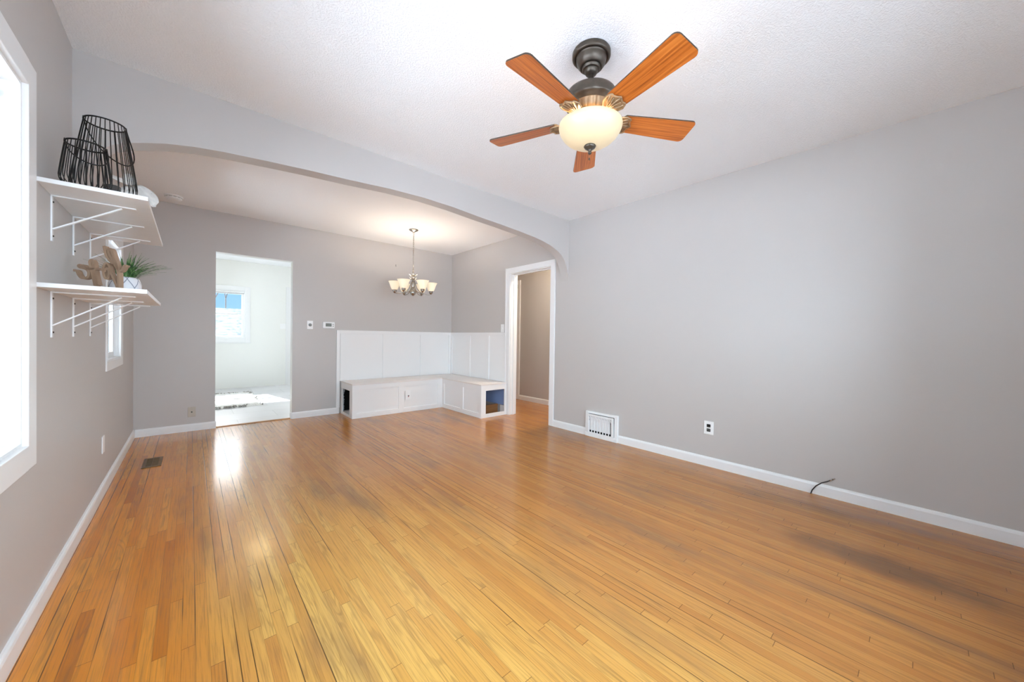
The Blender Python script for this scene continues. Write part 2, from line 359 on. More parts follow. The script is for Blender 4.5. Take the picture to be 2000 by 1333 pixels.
# ------------------------------------------------------------------ room shell
def slab_wall(name, plane, a0, a1, t0, t1, z0, z1, holes, mats, front_mi=0, back_mi=0, rev_mi=0):
    """a wall of thickness t0..t1 running a0..a1 with rectangular openings; plane 'x': a is y, t is x; plane 'y': a is x, t is y"""
    A = sorted({a0, a1, *[h[0] for h in holes], *[h[1] for h in holes]}); Z = sorted({z0, z1, *[h[2] for h in holes], *[h[3] for h in holes]})
    A = [a for a in A if a0 <= a <= a1]; Z = [z for z in Z if z0 <= z <= z1]
    solid = lambda i, j: 0 <= i < len(A)-1 and 0 <= j < len(Z)-1 and not any(h[0] <= (A[i]+A[i+1])/2 <= h[1] and h[2] <= (Z[j]+Z[j+1])/2 <= h[3] for h in holes)
    mb = MB(); P = (lambda a, t, z: (t, a, z)) if plane == 'x' else (lambda a, t, z: (a, t, z))
    for i in range(len(A)-1):
        for j in range(len(Z)-1):
            if not solid(i, j): continue
            x0, x1, y0, y1 = A[i], A[i+1], Z[j], Z[j+1]
            mb.quad(P(x0, t0, y0), P(x1, t0, y0), P(x1, t0, y1), P(x0, t0, y1), mi=front_mi)
            mb.quad(P(x0, t1, y0), P(x1, t1, y0), P(x1, t1, y1), P(x0, t1, y1), mi=back_mi)
            if not solid(i-1, j): mb.quad(P(x0, t0, y0), P(x0, t1, y0), P(x0, t1, y1), P(x0, t0, y1), mi=rev_mi)
            if not solid(i+1, j): mb.quad(P(x1, t0, y0), P(x1, t1, y0), P(x1, t1, y1), P(x1, t0, y1), mi=rev_mi)
            if not solid(i, j-1): mb.quad(P(x0, t0, y0), P(x1, t0, y0), P(x1, t1, y0), P(x0, t1, y0), mi=rev_mi)
            if not solid(i, j+1): mb.quad(P(x0, t0, y1), P(x1, t0, y1), P(x1, t1, y1), P(x0, t1, y1), mi=rev_mi)
    bmesh.ops.remove_doubles(mb.b, verts=mb.b.verts, dist=1e-5)
    return struct(name, mb, mats)
WM = [M['wall'], M['white_wall']]
DY0, DY1, DZ = 3.205, 4.02, 2.085      # hall doorway
KD0, KD1, KDZ = 0.223, 1.027, 2.127    # kitchen doorway
slab_wall('wall_left', 'x', YF-WT, YB, XL-.16, XL, -.02, ZC+.1, [W1, W2], WM)
slab_wall('wall_right', 'x', YF-WT, YB+WT, XR, XR+WT, -.02, ZC+.1, [(DY0, DY1, -.05, DZ)], WM)
slab_wall('wall_back', 'y', XL, XR, YB, YB+WT, -.02, ZC+.1, [(KD0, KD1, -.05, KDZ)], WM, 0, 1, 1)
slab_wall('wall_front', 'y', XL-.16, XR+WT, YF-WT, YF, -.02, ZC+.1, [WF], WM)
slab_wall('wall_kitchen_left', 'x', YB, KY+.16, XL-.16, XL, -.02, KZ+.1, [WKL], WM, 1, 1, 1)
slab_wall('wall_kitchen_back', 'y', XL, KX, KY, KY+.16, -.02, KZ+.1, [WK, DK], WM, 1, 1, 1)
slab_wall('wall_kitchen_right', 'x', YB+WT, KY+.16, KX, KX+WT, -.02, KZ+.1, [], WM, 1, 1, 1)
slab_wall('wall_hall_right', 'x', 1.2, 5.75, HX, HX+WT, -.02, ZC+.1, [(5.0, 5.62, -.05, 2.12)], WM)
slab_wall('wall_hall_back', 'y', XR+WT, HX+.8, 5.72, 5.84, -.02, ZC+.1, [], WM)
slab_wall('wall_hall_front', 'y', XR+WT, HX+WT, 1.2, 1.32, -.02, ZC+.1, [], WM)
# arched beam between living and dining ends
arch = [(0, 2.366), (.3, 2.358), (.62, 2.336), (.9, 2.322), (1.15, 2.305), (1.38, 2.286), (1.52, 2.268), (1.64, 2.243), (1.72, 2.218), (1.79, 2.192), (1.85, 2.160), (1.89, 2.125), (1.925, 2.08), (1.952, 2.03), (1.972, 1.975), (1.984, 1.925), (1.992, 1.86)]
prof = [(-a, z) for a, z in arch[:0:-1]] + arch; cx = (XL+XR)/2
mb = MB(); b = mb.b; rows = []
for a, z in prof: rows.append([b.verts.new((cx+a, YM, z)), b.verts.new((cx+a, YM, ZC+.02)), b.verts.new((cx+a, YM+BT, ZC+.02)), b.verts.new((cx+a, YM+BT, z))])
for A, B in zip(rows, rows[1:]):
    for k in range(4):
        f = b.faces.new((A[k], B[k], B[(k+1) % 4], A[(k+1) % 4])); f.smooth = (k == 3)
b.faces.new(rows[0]); b.faces.new(rows[-1][::-1])
o = struct('wall_arch', mb, M['wall'])
md = o.modifiers.new('edge', 'EDGE_SPLIT'); md.split_angle = math.radians(40)
struct('floor', MB().box(XL-.16, HX+.8, YF-WT, YB+.012, -.06, 0), M['floor'])
struct('floor_kitchen', MB().box(XL-.16, KX+WT, YB+.055, KY+.16, -.06, 0.004), M['kitchen_floor'])
struct('trim_threshold', MB().box(KD0, KD1, YB+.012, YB+.055, -.03, .010, .004), M['threshold'])
struct('ceiling', MB().box(XL-.16, XR+WT, YF-WT, YM+BT/2, ZC, ZC+.14), M['ceiling'])
struct('ceiling_dining', MB().box(XL-.16, HX+.8, YM+BT/2, YB+WT/2, ZC, ZC+.14), M['ceiling_smooth'])
struct('ceiling_hall', MB().box(XR+WT, HX+.8, 1.2, YM+BT/2, ZC, ZC+.14), M['ceiling_smooth'])
struct('ceiling_kitchen', MB().box(XL-.16, KX+WT, YB+WT/2, KY+.16, KZ, KZ+.14), M['ceiling_smooth'])
struct('eave_sun_block', MB().box(XL-.76, XL-.16, YF-1.0, KY+.6, ZC+.06, ZC+.2), M['siding'])  # unseen overhang added to keep sun out of the left windows

# baseboards
BH = .085
def base_run(name, pts_list, mat='trim'):
    mb = MB()
    for (p, q, n) in pts_list:                         # from p to q on the wall face, n = into the room
        p, q, n = Vector((*p, 0)), Vector((*q, 0)), Vector((*n, 0)); ux = n; d = (q-p)
        poly = [(0, 0), (.015, 0), (.015, BH-.018), (.012, BH-.008), (.007, BH-.002), (0, BH)]
        A = [mb.b.verts.new(p+ux*x+Vector((0, 0, z))) for x, z in poly]; B = [mb.b.verts.new(q+ux*x+Vector((0, 0, z))) for x, z in poly]
        mb.b.faces.new(A); mb.b.faces.new(B[::-1])
        for k in range(6): mb.b.faces.new((A[k], A[(k+1) % 6], B[(k+1) % 6], B[k]))
    return struct(name, mb, M[mat])
base_run('baseboard_left', [((XL, YF), (XL, YB), (1, 0))])
base_run('baseboard_back', [((XL+.015, YB), (KD0+.008, YB), (0, -1)), ((KD1+.0, YB), (1.622, YB), (0, -1)), ((KD1, YB), (KD1, YB+.06), (-1, 0))])
base_run('baseboard_right', [((XR, 3.14), (XR, 2.613), (-1, 0)), ((XR, 2.182), (XR, YF), (-1, 0))])
base_run('baseboard_hall', [((HX, 1.32), (HX, 4.895), (-1, 0))])
base_run('baseboard_front', [((XL+.015, YF), (XR-.015, YF), (0, 1))])

# ------------------------------------------------------------------ windows and doors
def window_x(name, W, depth, cw=.09, cl=None, cb=None, th=.02):
    """double-hung window in the left wall: casing, jamb, sashes, panes"""
    y0, y1, z0, z1 = W; r = thing(name, (XL, (y0+y1)/2, z0), kind='structure')
    c = MB(); cl = cl or cw; cb = cb or cw; bv = min(.003, th*.3)
    c.box(XL, XL+th, y0-cl, y0, z0-cb, z1+cw, bv); c.box(XL, XL+th, y1, y1+cw, z0-cb, z1+cw, bv)
    c.box(XL, XL+th+.001, y0-.001, y1+.001, z1, z1+cw, bv); c.box(XL, XL+th+.001, y0-.001, y1+.001, z0-cb, z0, bv)
    part('window_casing', c, M['trim'], r)
    j = MB(); t = .012
    j.box(XL-.15, XL+.004, y0, y0+t, z0, z1).box(XL-.15, XL+.004, y1-t, y1, z0, z1).box(XL-.15, XL+.004, y0+t, y1-t, z1-t, z1).box(XL-.15, XL+.004, y0+t, y1-t, z0, z0+t)
    for s_, (ya, yb) in enumerate(((y0+t, y0+t+.012), (y1-t-.012, y1-t))): j.box(XL-depth+.03, XL-depth+.045, ya, yb, z0+t, z1-t)
    part('window_jamb', j, M['trim'], r)
    zm = (z0+z1)/2
    for k, (za, zb, xo) in enumerate(((z0+t, zm+.02, XL-depth), (zm-.02, z1-t, XL-depth-.03))):
        s = MB(); w = .042; ya, yb = y0+t, y1-t
        s.box(xo-.028, xo, ya, ya+w, za, zb, .002).box(xo-.028, xo, yb-w, yb, za, zb, .002).box(xo-.028, xo, ya+w, yb-w, za, za+w, .002).box(xo-.028, xo, ya+w, yb-w, zb-w*.8, zb, .002)
        so = part('window_sash', s, M['trim'], r)
        part('pane', MB().box(xo-.016, xo-.012, ya+w, yb-w, za+w, zb-w*.8), M['glass'], so)
    return r
w1 = window_x('window_1', W1, .095)
# sash balance clip on the jamb of the near window
part('sash_clip', MB().box(XL-.062, XL-.052, 2.143, 2.153, 1.965, 1.99).box(XL-.048, XL-.040, 2.143, 2.153, 1.965, 1.99), M['grey_plastic'], w1)
window_x('window_2', W2, .036, .118, .022, .068, .008)
def window_y(name, W, yw, s, cw=.09, dy=.07, flat=False):
    """window in a wall facing -y (s=-1) or +y (s=+1); yw is the inner wall face"""
    x0, x1, z0, z1 = W; r = thing(name, ((x0+x1)/2, yw, z0), kind='structure'); c = MB()
    Y = lambda a, b: (min(yw+s*a, yw+s*b), max(yw+s*a, yw+s*b))
    c.box(x0-cw, x0, *Y(0, .02), z0-cw, z1+cw, .004).box(x1, x1+cw, *Y(0, .02), z0-cw, z1+cw, .004).box(x0, x1, *Y(0, .021), z1, z1+cw, .004).box(x0, x1, *Y(0, .021), z0-cw, z0, .004)
    c.box(x0-cw-.02, x1+cw+.02, *Y(.005, .03), z0-cw-.02, z0-cw, .004) if not flat else None
    part('window_casing', c, M['trim'], r)
    j = MB(); t = .014
    j.box(x0, x0+t, *Y(-.14, .004), z0, z1).box(x1-t, x1, *Y(-.14, .004), z0, z1).box(x0+t, x1-t, *Y(-.14, .004), z1-t, z1).box(x0+t, x1-t, *Y(-.14, .004), z0, z0+t)
    part('window_jamb', j, M['trim'], r); zm = (z0+z1)/2
    for za, zb, dd, w in ((z0+t, zm+.02, dy, .036), (zm-.02, z1-t, dy+.03, .04)):
        m_ = MB(); xa, xb = x0+t, x1-t; a, b_ = Y(-dd-.028, -dd)
        m_.box(xa, xa+w, a, b_, za, zb, .002).box(xb-w, xb, a, b_, za, zb, .002).box(xa+w, xb-w, a, b_, za, za+w, .002).box(xa+w, xb-w, a, b_, zb-w*.8, zb, .002)
        so = part('window_sash', m_, M['trim'], r); part('pane', MB().box(xa+w, xb-w, a+.012, a+.016, za+w, zb-w*.8), M['glass'], so)
    return r
window_y('window_3', WK, KY, -1)
window_y('window_added_street', WF, YF, 1)  # out of view, added to fill the room with daylight
# added kitchen left window (out of sight, lights the kitchen)
window_x('window_added_kitchen', WKL, .075)
# kitchen outside door with a glazed upper half
r = thing('door_1', (2.1, KY, 0), kind='structure'); c = MB()
c.box(DK[0]-.1, DK[0], KY-.02, KY, 0, DK[3]+.1, .004).box(DK[1], DK[1]+.1, KY-.02, KY, 0, DK[3]+.1, .004).box(DK[0], DK[1], KY-.02, KY, DK[3], DK[3]+.1, .004)
part('door_casing', c, M['trim'], r)
d = MB(); d.box(DK[0], DK[1], KY+.05, KY+.09, 0, .95, .003).box(DK[0], DK[0]+.12, KY+.05, KY+.09, .95, DK[3]).box(DK[1]-.12, DK[1], KY+.05, KY+.09, .95, DK[3]).box(DK[0]+.12, DK[1]-.12, KY+.05, KY+.09, DK[3]-.14, DK[3])
d = part('door_slab', d, M['trim'], r); part('pane', MB().box(DK[0]+.12, DK[1]-.12, KY+.068, KY+.072, .95, DK[3]-.14), M['glass'], d)
# hall doorway: casing and lined jamb
r = thing('door_2', (XR, (DY0+DY1)/2, 0), kind='structure'); c = MB(); cw = .075
c.box(XR-.02, XR, DY0-cw+.005, DY0+.006, 0, DZ+cw, .004).box(XR-.02, XR, DY1-.006, DY1+cw+.01, 0, DZ+cw, .004).box(XR-.0205, XR, DY0, DY1, DZ-.006, DZ+cw, .004)
c.box(XR-.028, XR-.018, DY1+cw-.008, DY1+cw+.012, 0, DZ+cw+.002, .003)
part('door_casing', c, M['trim'], r)
j = MB(); j.box(XR-.002, XR+WT+.002, DY0, DY0+.014, 0, DZ-.014).box(XR-.002, XR+WT+.002, DY1-.014, DY1, 0, DZ-.014).box(XR-.002, XR+WT+.002, DY0, DY1, DZ-.014, DZ)
j.box(XR+.05, XR+.085, DY0+.014, DY0+.026, 0, DZ-.026).box(XR+.05, XR+.085, DY1-.026, DY1-.014, 0, DZ-.026).box(XR+.05, XR+.085, DY0+.014, DY1-.014, DZ-.026, DZ-.014)
part('door_jamb', j, M['trim'], r)
c = MB(); c.box(XR+WT, XR+WT+.018, DY0-cw, DY0, 0, DZ+cw).box(XR+WT, XR+WT+.018, DY1, DY1+cw, 0, DZ+cw).box(XR+WT, XR+WT+.018, DY0, DY1, DZ, DZ+cw); part('door_casing', c, M['trim'], r)
# door at the far end of the hall
r = thing('door_3', (HX, 5.31, 0), kind='structure'); c = MB()
c.box(HX-.02, HX, 4.905, 5.0, 0, 2.2, .004).box(HX-.02, HX, 5.62, 5.70, 0, 2.2, .004).box(HX-.02, HX, 5.0, 5.62, 2.12, 2.2, .004)
part('door_casing', c, M['trim'], r); part('door_slab', MB().box(HX+.02, HX+.055, 5.0, 5.62, .005, 2.12, .003), M['trim'], r)
part('door_hinge', MB().box(HX-.03, HX-.018, 4.965, 4.992, 2.05, 2.12, .003).tube([(HX-.03, 4.98, 2.04), (HX-.03, 4.98, 2.13)], .007), M['nickel'], r)

# ------------------------------------------------------------------ ceiling fan
FX, FY = 1.529, 1.143
fan = thing('ceiling_fan', (FX, FY, ZC), 'five-blade ceiling fan with orange-brown wooden blades and lit cream glass bowl', 'ceiling fan')
C0 = (FX, FY, 0)
part('canopy', MB().lathe([(0, ZC), (.092, ZC), (.096, ZC-.006), (.096, ZC-.026), (.092, ZC-.031), (.082, ZC-.033), (.080, ZC-.027), (.077, ZC-.027), (.076, ZC-.040), (.071, ZC-.058), (.060, ZC-.074), (.050, ZC-.080), (.049, ZC-.075), (.046, ZC-.075), (.045, ZC-.088), (.041, ZC-.092), (.034, ZC-.088), (.033, ZC-.100), (.026, ZC-.112), (0, ZC-.116)], C0), M['bronze'], fan)
part('downrod', MB().tube([(FX, FY, ZC-.10), (FX, FY, 2.40)], .014, 16), M['bronze'], fan)
part('motor_housing', MB().lathe([(0, 2.425), (.022, 2.425), (.03, 2.415), (.05, 2.411), (.10, 2.405), (.122, 2.395), (.131, 2.38), (.132, 2.348), (.126, 2.338), (.112, 2.333), (.110, 2.322), (0, 2.322)], C0, 56), M['bronze'], fan)
part('ribbed_collar', MB().lathe([(.107, 2.336), (.110, 2.330), (.107, 2.323), (.103, 2.318), (.098, 2.300), (.088, 2.286), (.083, 2.283), (.084, 2.277), (.078, 2.272), (.05, 2.270), (0, 2.270)], C0, 120,
     ripple=lambda a, z: 1 + (.035*(1 if (a*24) % 1 < .6 else -1) if 2.284 < z < 2.316 else 0)), M['bronze_gold'], fan)
part('switch_housing', MB().lathe([(0, 2.275), (.062, 2.275), (.064, 2.262), (.064, 2.242), (.070, 2.238), (.10, 2.236), (.10, 2.231), (0, 2.231)], C0, 48), M['bronze_gold'], fan)
blade_m = NT('fan_blade_veneer')
def make_blade_mat():
    m = blade_m; s = m.n('ShaderNodeSeparateXYZ'); uv = m.n('ShaderNodeAttribute', attribute_name='grain'); m.set(s.inputs[0], uv.outputs['Vector'])
    g = m.noise(m.vec(m.math('MULTIPLY', s.outputs[0], 3.), m.math('MULTIPLY', s.outputs[1], 105.), s.outputs[2]), 1.0, 3, .6, .3)
    m.p(Base_Color=m.ramp(g, [(.25, srgb(128, 62, 20)), (.48, srgb(186, 100, 36)), (.75, srgb(212, 128, 56))]), Roughness=.32); return m.m
M['blade'] = make_blade_mat()
BZ = 2.268
def blade_mb(ang, k):
    mb = MB(); n = 10; pts = []
    r0, r1, w0, w1, rc = .165, .562, .052, .070, .024
    prof = [(r0, -w0*.7), (r0+.012, -w0)]
    prof += [(r1-rc, -w1)] + [(r1-rc+rc*math.sin(a), -w1+rc-rc*math.cos(a)) for a in (PI/8, PI/4, 3*PI/8, PI/2)]
    prof = prof + [(x, -y) for x, y in prof[::-1]]
    T = Matrix.Translation((FX, FY, BZ)) @ Matrix.Rotation(ang, 4, 'Z') @ Matrix.Rotation(-math.radians(12.5), 4, 'X')
    A = [mb.b.verts.new((x, y, .0035)) for x, y in prof]; B = [mb.b.verts.new((x, y, -.0035)) for x, y in prof]; N = len(prof)
    mb.b.faces.new(A); mb.b.faces.new(B[::-1])
    for i in range(N): mb.b.faces.new((A[i], B[i], B[(i+1) % N], A[(i+1) % N]))
    bmesh.ops.recalc_face_normals(mb.b, faces=mb.b.faces)
    loc = [tuple(v.co) for v in mb.b.verts]
    bmesh.ops.transform(mb.b, matrix=T, verts=mb.b.verts)
    me = mb.mesh('blade', [M['blade'], M['bronze']], (FX, FY, ZC))
    at = me.attributes.new('grain', 'FLOAT_VECTOR', 'POINT')
    for i, c in enumerate(loc): at.data[i].vector = (c[0]+k*7.3, c[1], k*3.1)
    for p in me.polygons:
        if len(p.vertices) == 4: p.material_index = 1
    o = bpy.data.objects.new('blade', me); COL.objects.link(o); o.parent = fan
    iron = MB()      # trefoil bracket under the blade root
    half = [(.070, .010), (.100, .012), (.118, .018), (.130, .034), (.150, .047), (.176, .053), (.196, .046), (.204, .040), (.200, .030), (.206, .016), (.218, .0)]
    poly = half + [(x, -y) for x, y in half[-2::-1]]
    iron.prism(poly, .005, (0, 0, -.0115), (1, 0, 0), (0, 1, 0))
    iron.tube([(x, y, -.0125) for x, y in poly[2:-2]], .0042, 6)
    iron.tube([(.085, 0, -.012), (.15, 0, -.014), (.212, 0, -.012)], .005, 6)
    for s_ in (1, -1):
        iron.tube([(.115, 0, -.013), (.135, s_*.012, -.014), (.160, s_*.030, -.014), (.192, s_*.042, -.012)], .0045, 6)
        iron.tube([(.125, s_*.004, -.013), (.16, s_*.010, -.0145), (.195, s_*.022, -.012)], .003, 6)
    iron.box(.062, .098, -.013, .013, -.014, .006, .003)
    bmesh.ops.transform(iron.b, matrix=T, verts=iron.b.verts)
    io = bpy.data.objects.new('blade_iron', iron.mesh('blade_iron', M['bronze_gold'], (FX, FY, ZC))); COL.objects.link(io); io.parent = fan
for k, a in enumerate((184.7, 256.7, 328.7, 40.7, 112.7)): blade_mb(math.radians(a), k)
part('light_bowl', MB().lathe([(.150, 2.243), (.158, 2.238), (.160, 2.230), (.157, 2.215), (.150, 2.200), (.139, 2.183), (.122, 2.166), (.098, 2.150), (.070, 2.139), (.035, 2.133), (0, 2.132)] , C0, 64)
     .lathe([(.150, 2.243), (.150, 2.232), (.142, 2.205), (.115, 2.172), (.068, 2.147), (0, 2.140)], C0, 64), M['bowl'], fan, 'lit cream glass bowl')
fin = part('finial', MB().lathe([(0, 2.134), (.028, 2.134), (.031, 2.129), (.026, 2.121), (.013, 2.113), (.008, 2.106), (.008, 2.100), (.010, 2.096), (.006, 2.090), (0, 2.088)], C0, 24), M['bronze'], fan)
part('pull_chain', MB().tube([(FX+.012, FY+.012, 2.13), (FX+.012, FY+.012, 2.075)], .0012, 6).lathe([(0, .012), (.004, .008), (.004, 0), (0, -.004)], (FX+.012, FY+.012, 2.070), 8), M['bronze'], fan)
def bulb(name, loc, watts, col, radius):
    l = bpy.data.lights.new(name, 'POINT'); l.energy = watts; l.color = col; l.shadow_soft_size = radius
    o = bpy.data.objects.new(name, l); COL.objects.link(o); o.location = loc; return o
for k in range(3):
    bulb('fan_bulb', (FX+.09*math.cos(.7+k*2*PI/3), FY+.09*math.sin(.7+k*2*PI/3), 2.239), 2.0, (1.0, .80, .52), .03)

# ------------------------------------------------------------------ chandelier
HXc, HYc = 2.292, 4.657
ch = thing('chandelier', (HXc, HYc, ZC), 'brushed nickel chandelier with six lit upturned glass shades above the corner bench', 'chandelier')
Cc = (HXc, HYc, 0)
part('canopy', MB().lathe([(0, ZC), (.062, ZC), (.064, ZC-.006), (.05, ZC-.016), (.022, ZC-.030), (.008, ZC-.038), (0, ZC-.04)], Cc, 32), M['nickel'], ch)
mb = MB(); z = ZC-.038; k = 0
mb.tube([(HXc+.011*math.cos(t), HYc, z-.012+.014*math.sin(t)) for t in [i*PI/6 for i in range(12)]], .0022, 6, closed=True); z -= .036
while z > 2.045:
    a = k % 2
    mb.tube([(HXc+(0 if a else .0075*math.cos(t)), HYc+(.0075*math.cos(t) if a else 0), z-.012+.017*math.sin(t)) for t in [i*PI/5 for i in range(10)]], .0020, 5, closed=True)
    z -= .026; k += 1
mb.tube([(HXc+.003, HYc+.003, ZC-.04), (HXc+.004, HYc-.002, 2.3), (HXc, HYc, 2.03)], .0016, 5)
part('chain', mb, M['nickel'], ch)
part('centre_column', MB().lathe([(0, 2.03), (.010, 2.028), (.016, 2.015), (.008, 2.0), (.012, 1.985), (.020, 1.97), (.010, 1.955), (.016, 1.94), (.022, 1.925), (.014, 1.91), (.020, 1.895), (.024, 1.87), (.018, 1.83), (.016, 1.80), (.026, 1.785), (.036, 1.765), (.039, 1.745), (.034, 1.722), (.022, 1.706), (.009, 1.698), (0, 1.692)], Cc, 36,
     ripple=lambda a, z: 1+(.05*math.cos(a*2*PI*10) if z < 1.79 else 0)).tube([(HXc+.016*math.cos(t), HYc+.011*math.cos(t), 2.042+.018*math.sin(t)) for t in [i*PI/6 for i in range(12)]], .003, 6, closed=True), M['nickel'], ch)
mb = MB()
for k in range(5):
    a = k*2*PI/5+.5
    for zz, rr in ((1.985, .062), (1.935, .050)):
        P = lambda q, h, w=0: (HXc+q*math.cos(a)-w*math.sin(a), HYc+q*math.sin(a)+w*math.cos(a), zz+h)
        mb.tube([P(.012, -.022), P(rr*.5, -.006), P(rr*.85, .010), P(rr, .016)], [.007, .011, .009, .002], 6)
part('leaf_scrolls', mb, M['nickel'], ch)
for k in range(6):
    a = math.radians(-26+60*k); ca, sa = math.cos(a), math.sin(a)
    P = lambda q, z: (HXc+q*ca, HYc+q*sa, z)
    arm = part('arm', MB().tube([P(.016, 1.90), P(.030, 1.865), P(.050, 1.81), P(.085, 1.762), P(.135, 1.735), P(.18, 1.725), P(.22, 1.724), P(.240, 1.735), P(.242, 1.75)], .0062, 8), M['nickel'], ch)
    c_ = P(.242, 0)
    part('socket', MB().lathe([(0, 1.722), (.008, 1.724), (.010, 1.732), (.020, 1.738), (.026, 1.75), (.026, 1.768), (.030, 1.774), (.022, 1.778), (0, 1.778)], c_, 20), M['nickel'], arm)
    part('lamp_shade', MB().lathe([(.030, 1.772), (.042, 1.784), (.053, 1.812), (.064, 1.845), (.076, 1.872), (.085, 1.884), (.083, 1.884), (.073, 1.870), (.061, 1.845), (.050, 1.812), (.039, 1.786), (.0, 1.780)], c_, 28), M['shade'], arm, 'lit frosted glass shade')
    bulb('chandelier_bulb', (c_[0], c_[1], 1.848), 3.0, (1.0, .90, .78), .022)

# ------------------------------------------------------------------ wall shelves
def shelf(zb, z_t, label, y0, y1):
    s = thing('wall_shelf', (XL, y0, zb), label, 'shelf', 'white wall shelves')
    part('shelf_board', MB().box(XL, XL+.315, y0, y1, zb, z_t, .0015), M['white_board'], s)
    for yb in (2.548, 2.945, 3.372):
        br = MB(); w = .0095
        br.box(XL+.0005, XL+.006, yb-w, yb+w, zb-.203, zb, .001)                     # upright on the wall
        br.box(XL+.006, XL+.262, yb-w, yb+w, zb-.006, zb-.0003, .001)                # arm under the board
        a, b_ = Vector((XL+.006, 0, zb-.150)), Vector((XL+.215, 0, zb-.010)); d_ = (b_-a).normalized(); n_ = Vector((-d_.z, 0, d_.x))
        poly = [a+n_*.0028, b_+n_*.0028, b_-n_*.0028, a-n_*.0028]
        br.prism([(q.x, q.z) for q in poly], .015, (0, yb+.0075, 0), (1, 0, 0), (0, 0, 1))
        bo = part('shelf_bracket', br, M['white_metal'], s)
        part('screw', MB().lathe([(0, 0), (.004, 0), (.004, .003), (0, .004)], (0, 0, 0), 10, mat=Matrix.Translation((XL+.006, yb+.002, zb-.03)) @ Matrix.Rotation(PI/2, 4, 'Y')), M['screw'], bo)
        part('screw', MB().lathe([(0, 0), (.004, 0), (.004, .003), (0, .004)], (0, 0, 0), 10, mat=Matrix.Translation((XL+.006, yb+.002, zb-.18)) @ Matrix.Rotation(PI/2, 4, 'Y')), M['screw'], bo)
    return s
S1, S2 = 1.762, 1.337
shelf(1.744, S1, 'upper white wall shelf on three white metal brackets carrying black wire lanterns', 2.348, 3.52)
shelf(1.319, S2, 'lower white wall shelf on three white metal brackets carrying potted grass and wooden sign', 2.318, 3.32)

# ------------------------------------------------------------------ wire lanterns
def lantern(x, y, h, rt_, rb, n, label, hang, lean, skew):
    L_ = thing('wire_lantern', (x, y, S1), label, 'lantern', 'black wire lanterns'); wr = .0018
    mb = MB(); prof = [(rt_, h), (rt_+(rb-rt_)*.32, h*.78), (rt_+(rb-rt_)*.64, h*.54), (rt_+(rb-rt_)*.90, h*.34), (rb, h*.24), (rb*.985, h*.18), (rb*.92, h*.115), (rb*.80, h*.05), (rb*.68, h*.015), (rb*.62, .0035)]
    for k in range(n):
        a = 2*PI*k/n; mb.tube([(x+r*math.cos(a), y+r*math.sin(a), S1+z) for r, z in prof], wr, 5)
    part('wire_cage', mb, M['black_wire'], L_)
    ring = lambda r, z, w: MB().tube([(x+r*math.cos(2*PI*i/40), y+r*math.sin(2*PI*i/40), S1+z) for i in range(40)], w, 6, closed=True)
    part('top_ring', ring(rt_, h, .0034), M['black_wire'], L_); part('base_ring', ring(rb*.62, .0036, .0034), M['black_wire'], L_)
    hm = MB(); a0 = hang                                  # bail handle dropped to one side
    e0 = Vector((x+rt_*math.cos(a0), y+rt_*math.sin(a0), S1+h)); e1 = Vector((x-rt_*math.cos(a0), y-rt_*math.sin(a0), S1+h))
    side = Vector((-math.sin(a0), math.cos(a0), 0)); pts = []
    for i in range(21):
        t = i/20; c_ = e0.lerp(e1, t); bow = math.sin(PI*t); spread = (.5-t)*.9*bow*rt_
        pts.append(c_ + side*(lean[0]*bow**.75) + Vector((0, 0, lean[1]*bow**.75)) + (e0-e1).normalized()*spread*1.4 + Vector((skew*bow, 0, 0)))
    hm.tube(pts, .0026, 6)
    for e in (e0, e1): hm.tube([e+.008*(Vector((0, 0, 1))*math.sin(t)+side*math.cos(t)) for t in [i*PI/5 for i in range(10)]], .0026, 6, closed=True)
    part('handle', hm, M['black_wire'], L_)
    return L_
big = lantern(-.312, 2.628, .385, .069, .109, 30, 'taller black wire lantern with its handle dropped over its side', .12, (-.118, -.215), .062)
lantern(-.345, 2.436, .195, .060, .077, 26, 'smaller black wire lantern standing beside the taller wire lantern', .15, (-.085, -.10), .02)
part('candle_cup', MB().lathe([(0, .0003), (.026, .0003), (.028, .006), (.028, .085), (.026, .087), (.024, .08), (.024, .05), (0, .05)], (-.285, 2.60, S1), 24), M['candle'], big, 'dark grey candle cup')
# white artificial flower lying on the shelf end
fl = thing('artificial_flower', (-.235, 2.93, S1), 'white artificial flower with broad ribbed petals lying behind the taller wire lantern', 'artificial flower')
def petal(mb, base, dirv, nrm, length, width, curl):
    d, n_ = Vector(dirv).normalized(), Vector(nrm).normalized(); n_ = (n_-d*n_.dot(d)).normalized(); s_ = d.cross(n_); rows = []
    for i in range(11):
        t = i/10; w = width*(math.sin(PI*min(1, t*.92+.06))**.65)*(1 if t < .9 else .7); c_ = Vector(base)+d*length*t + n_*curl*math.sin(t*PI*.75)*length
        rows.append([mb.b.verts.new(c_+s_*w*q + n_*(-abs(q)*width*.28*math.sin(PI*t)+.0022*math.cos(q*22))) for q in (-.5, -.42, -.33, -.25, -.17, -.08, 0, .08, .17, .25, .33, .42, .5)])
    for A, B in zip(rows, rows[1:]):
        for k in range(12):
            f = mb.b.faces.new((A[k], A[k+1], B[k+1], B[k])); f.smooth = True
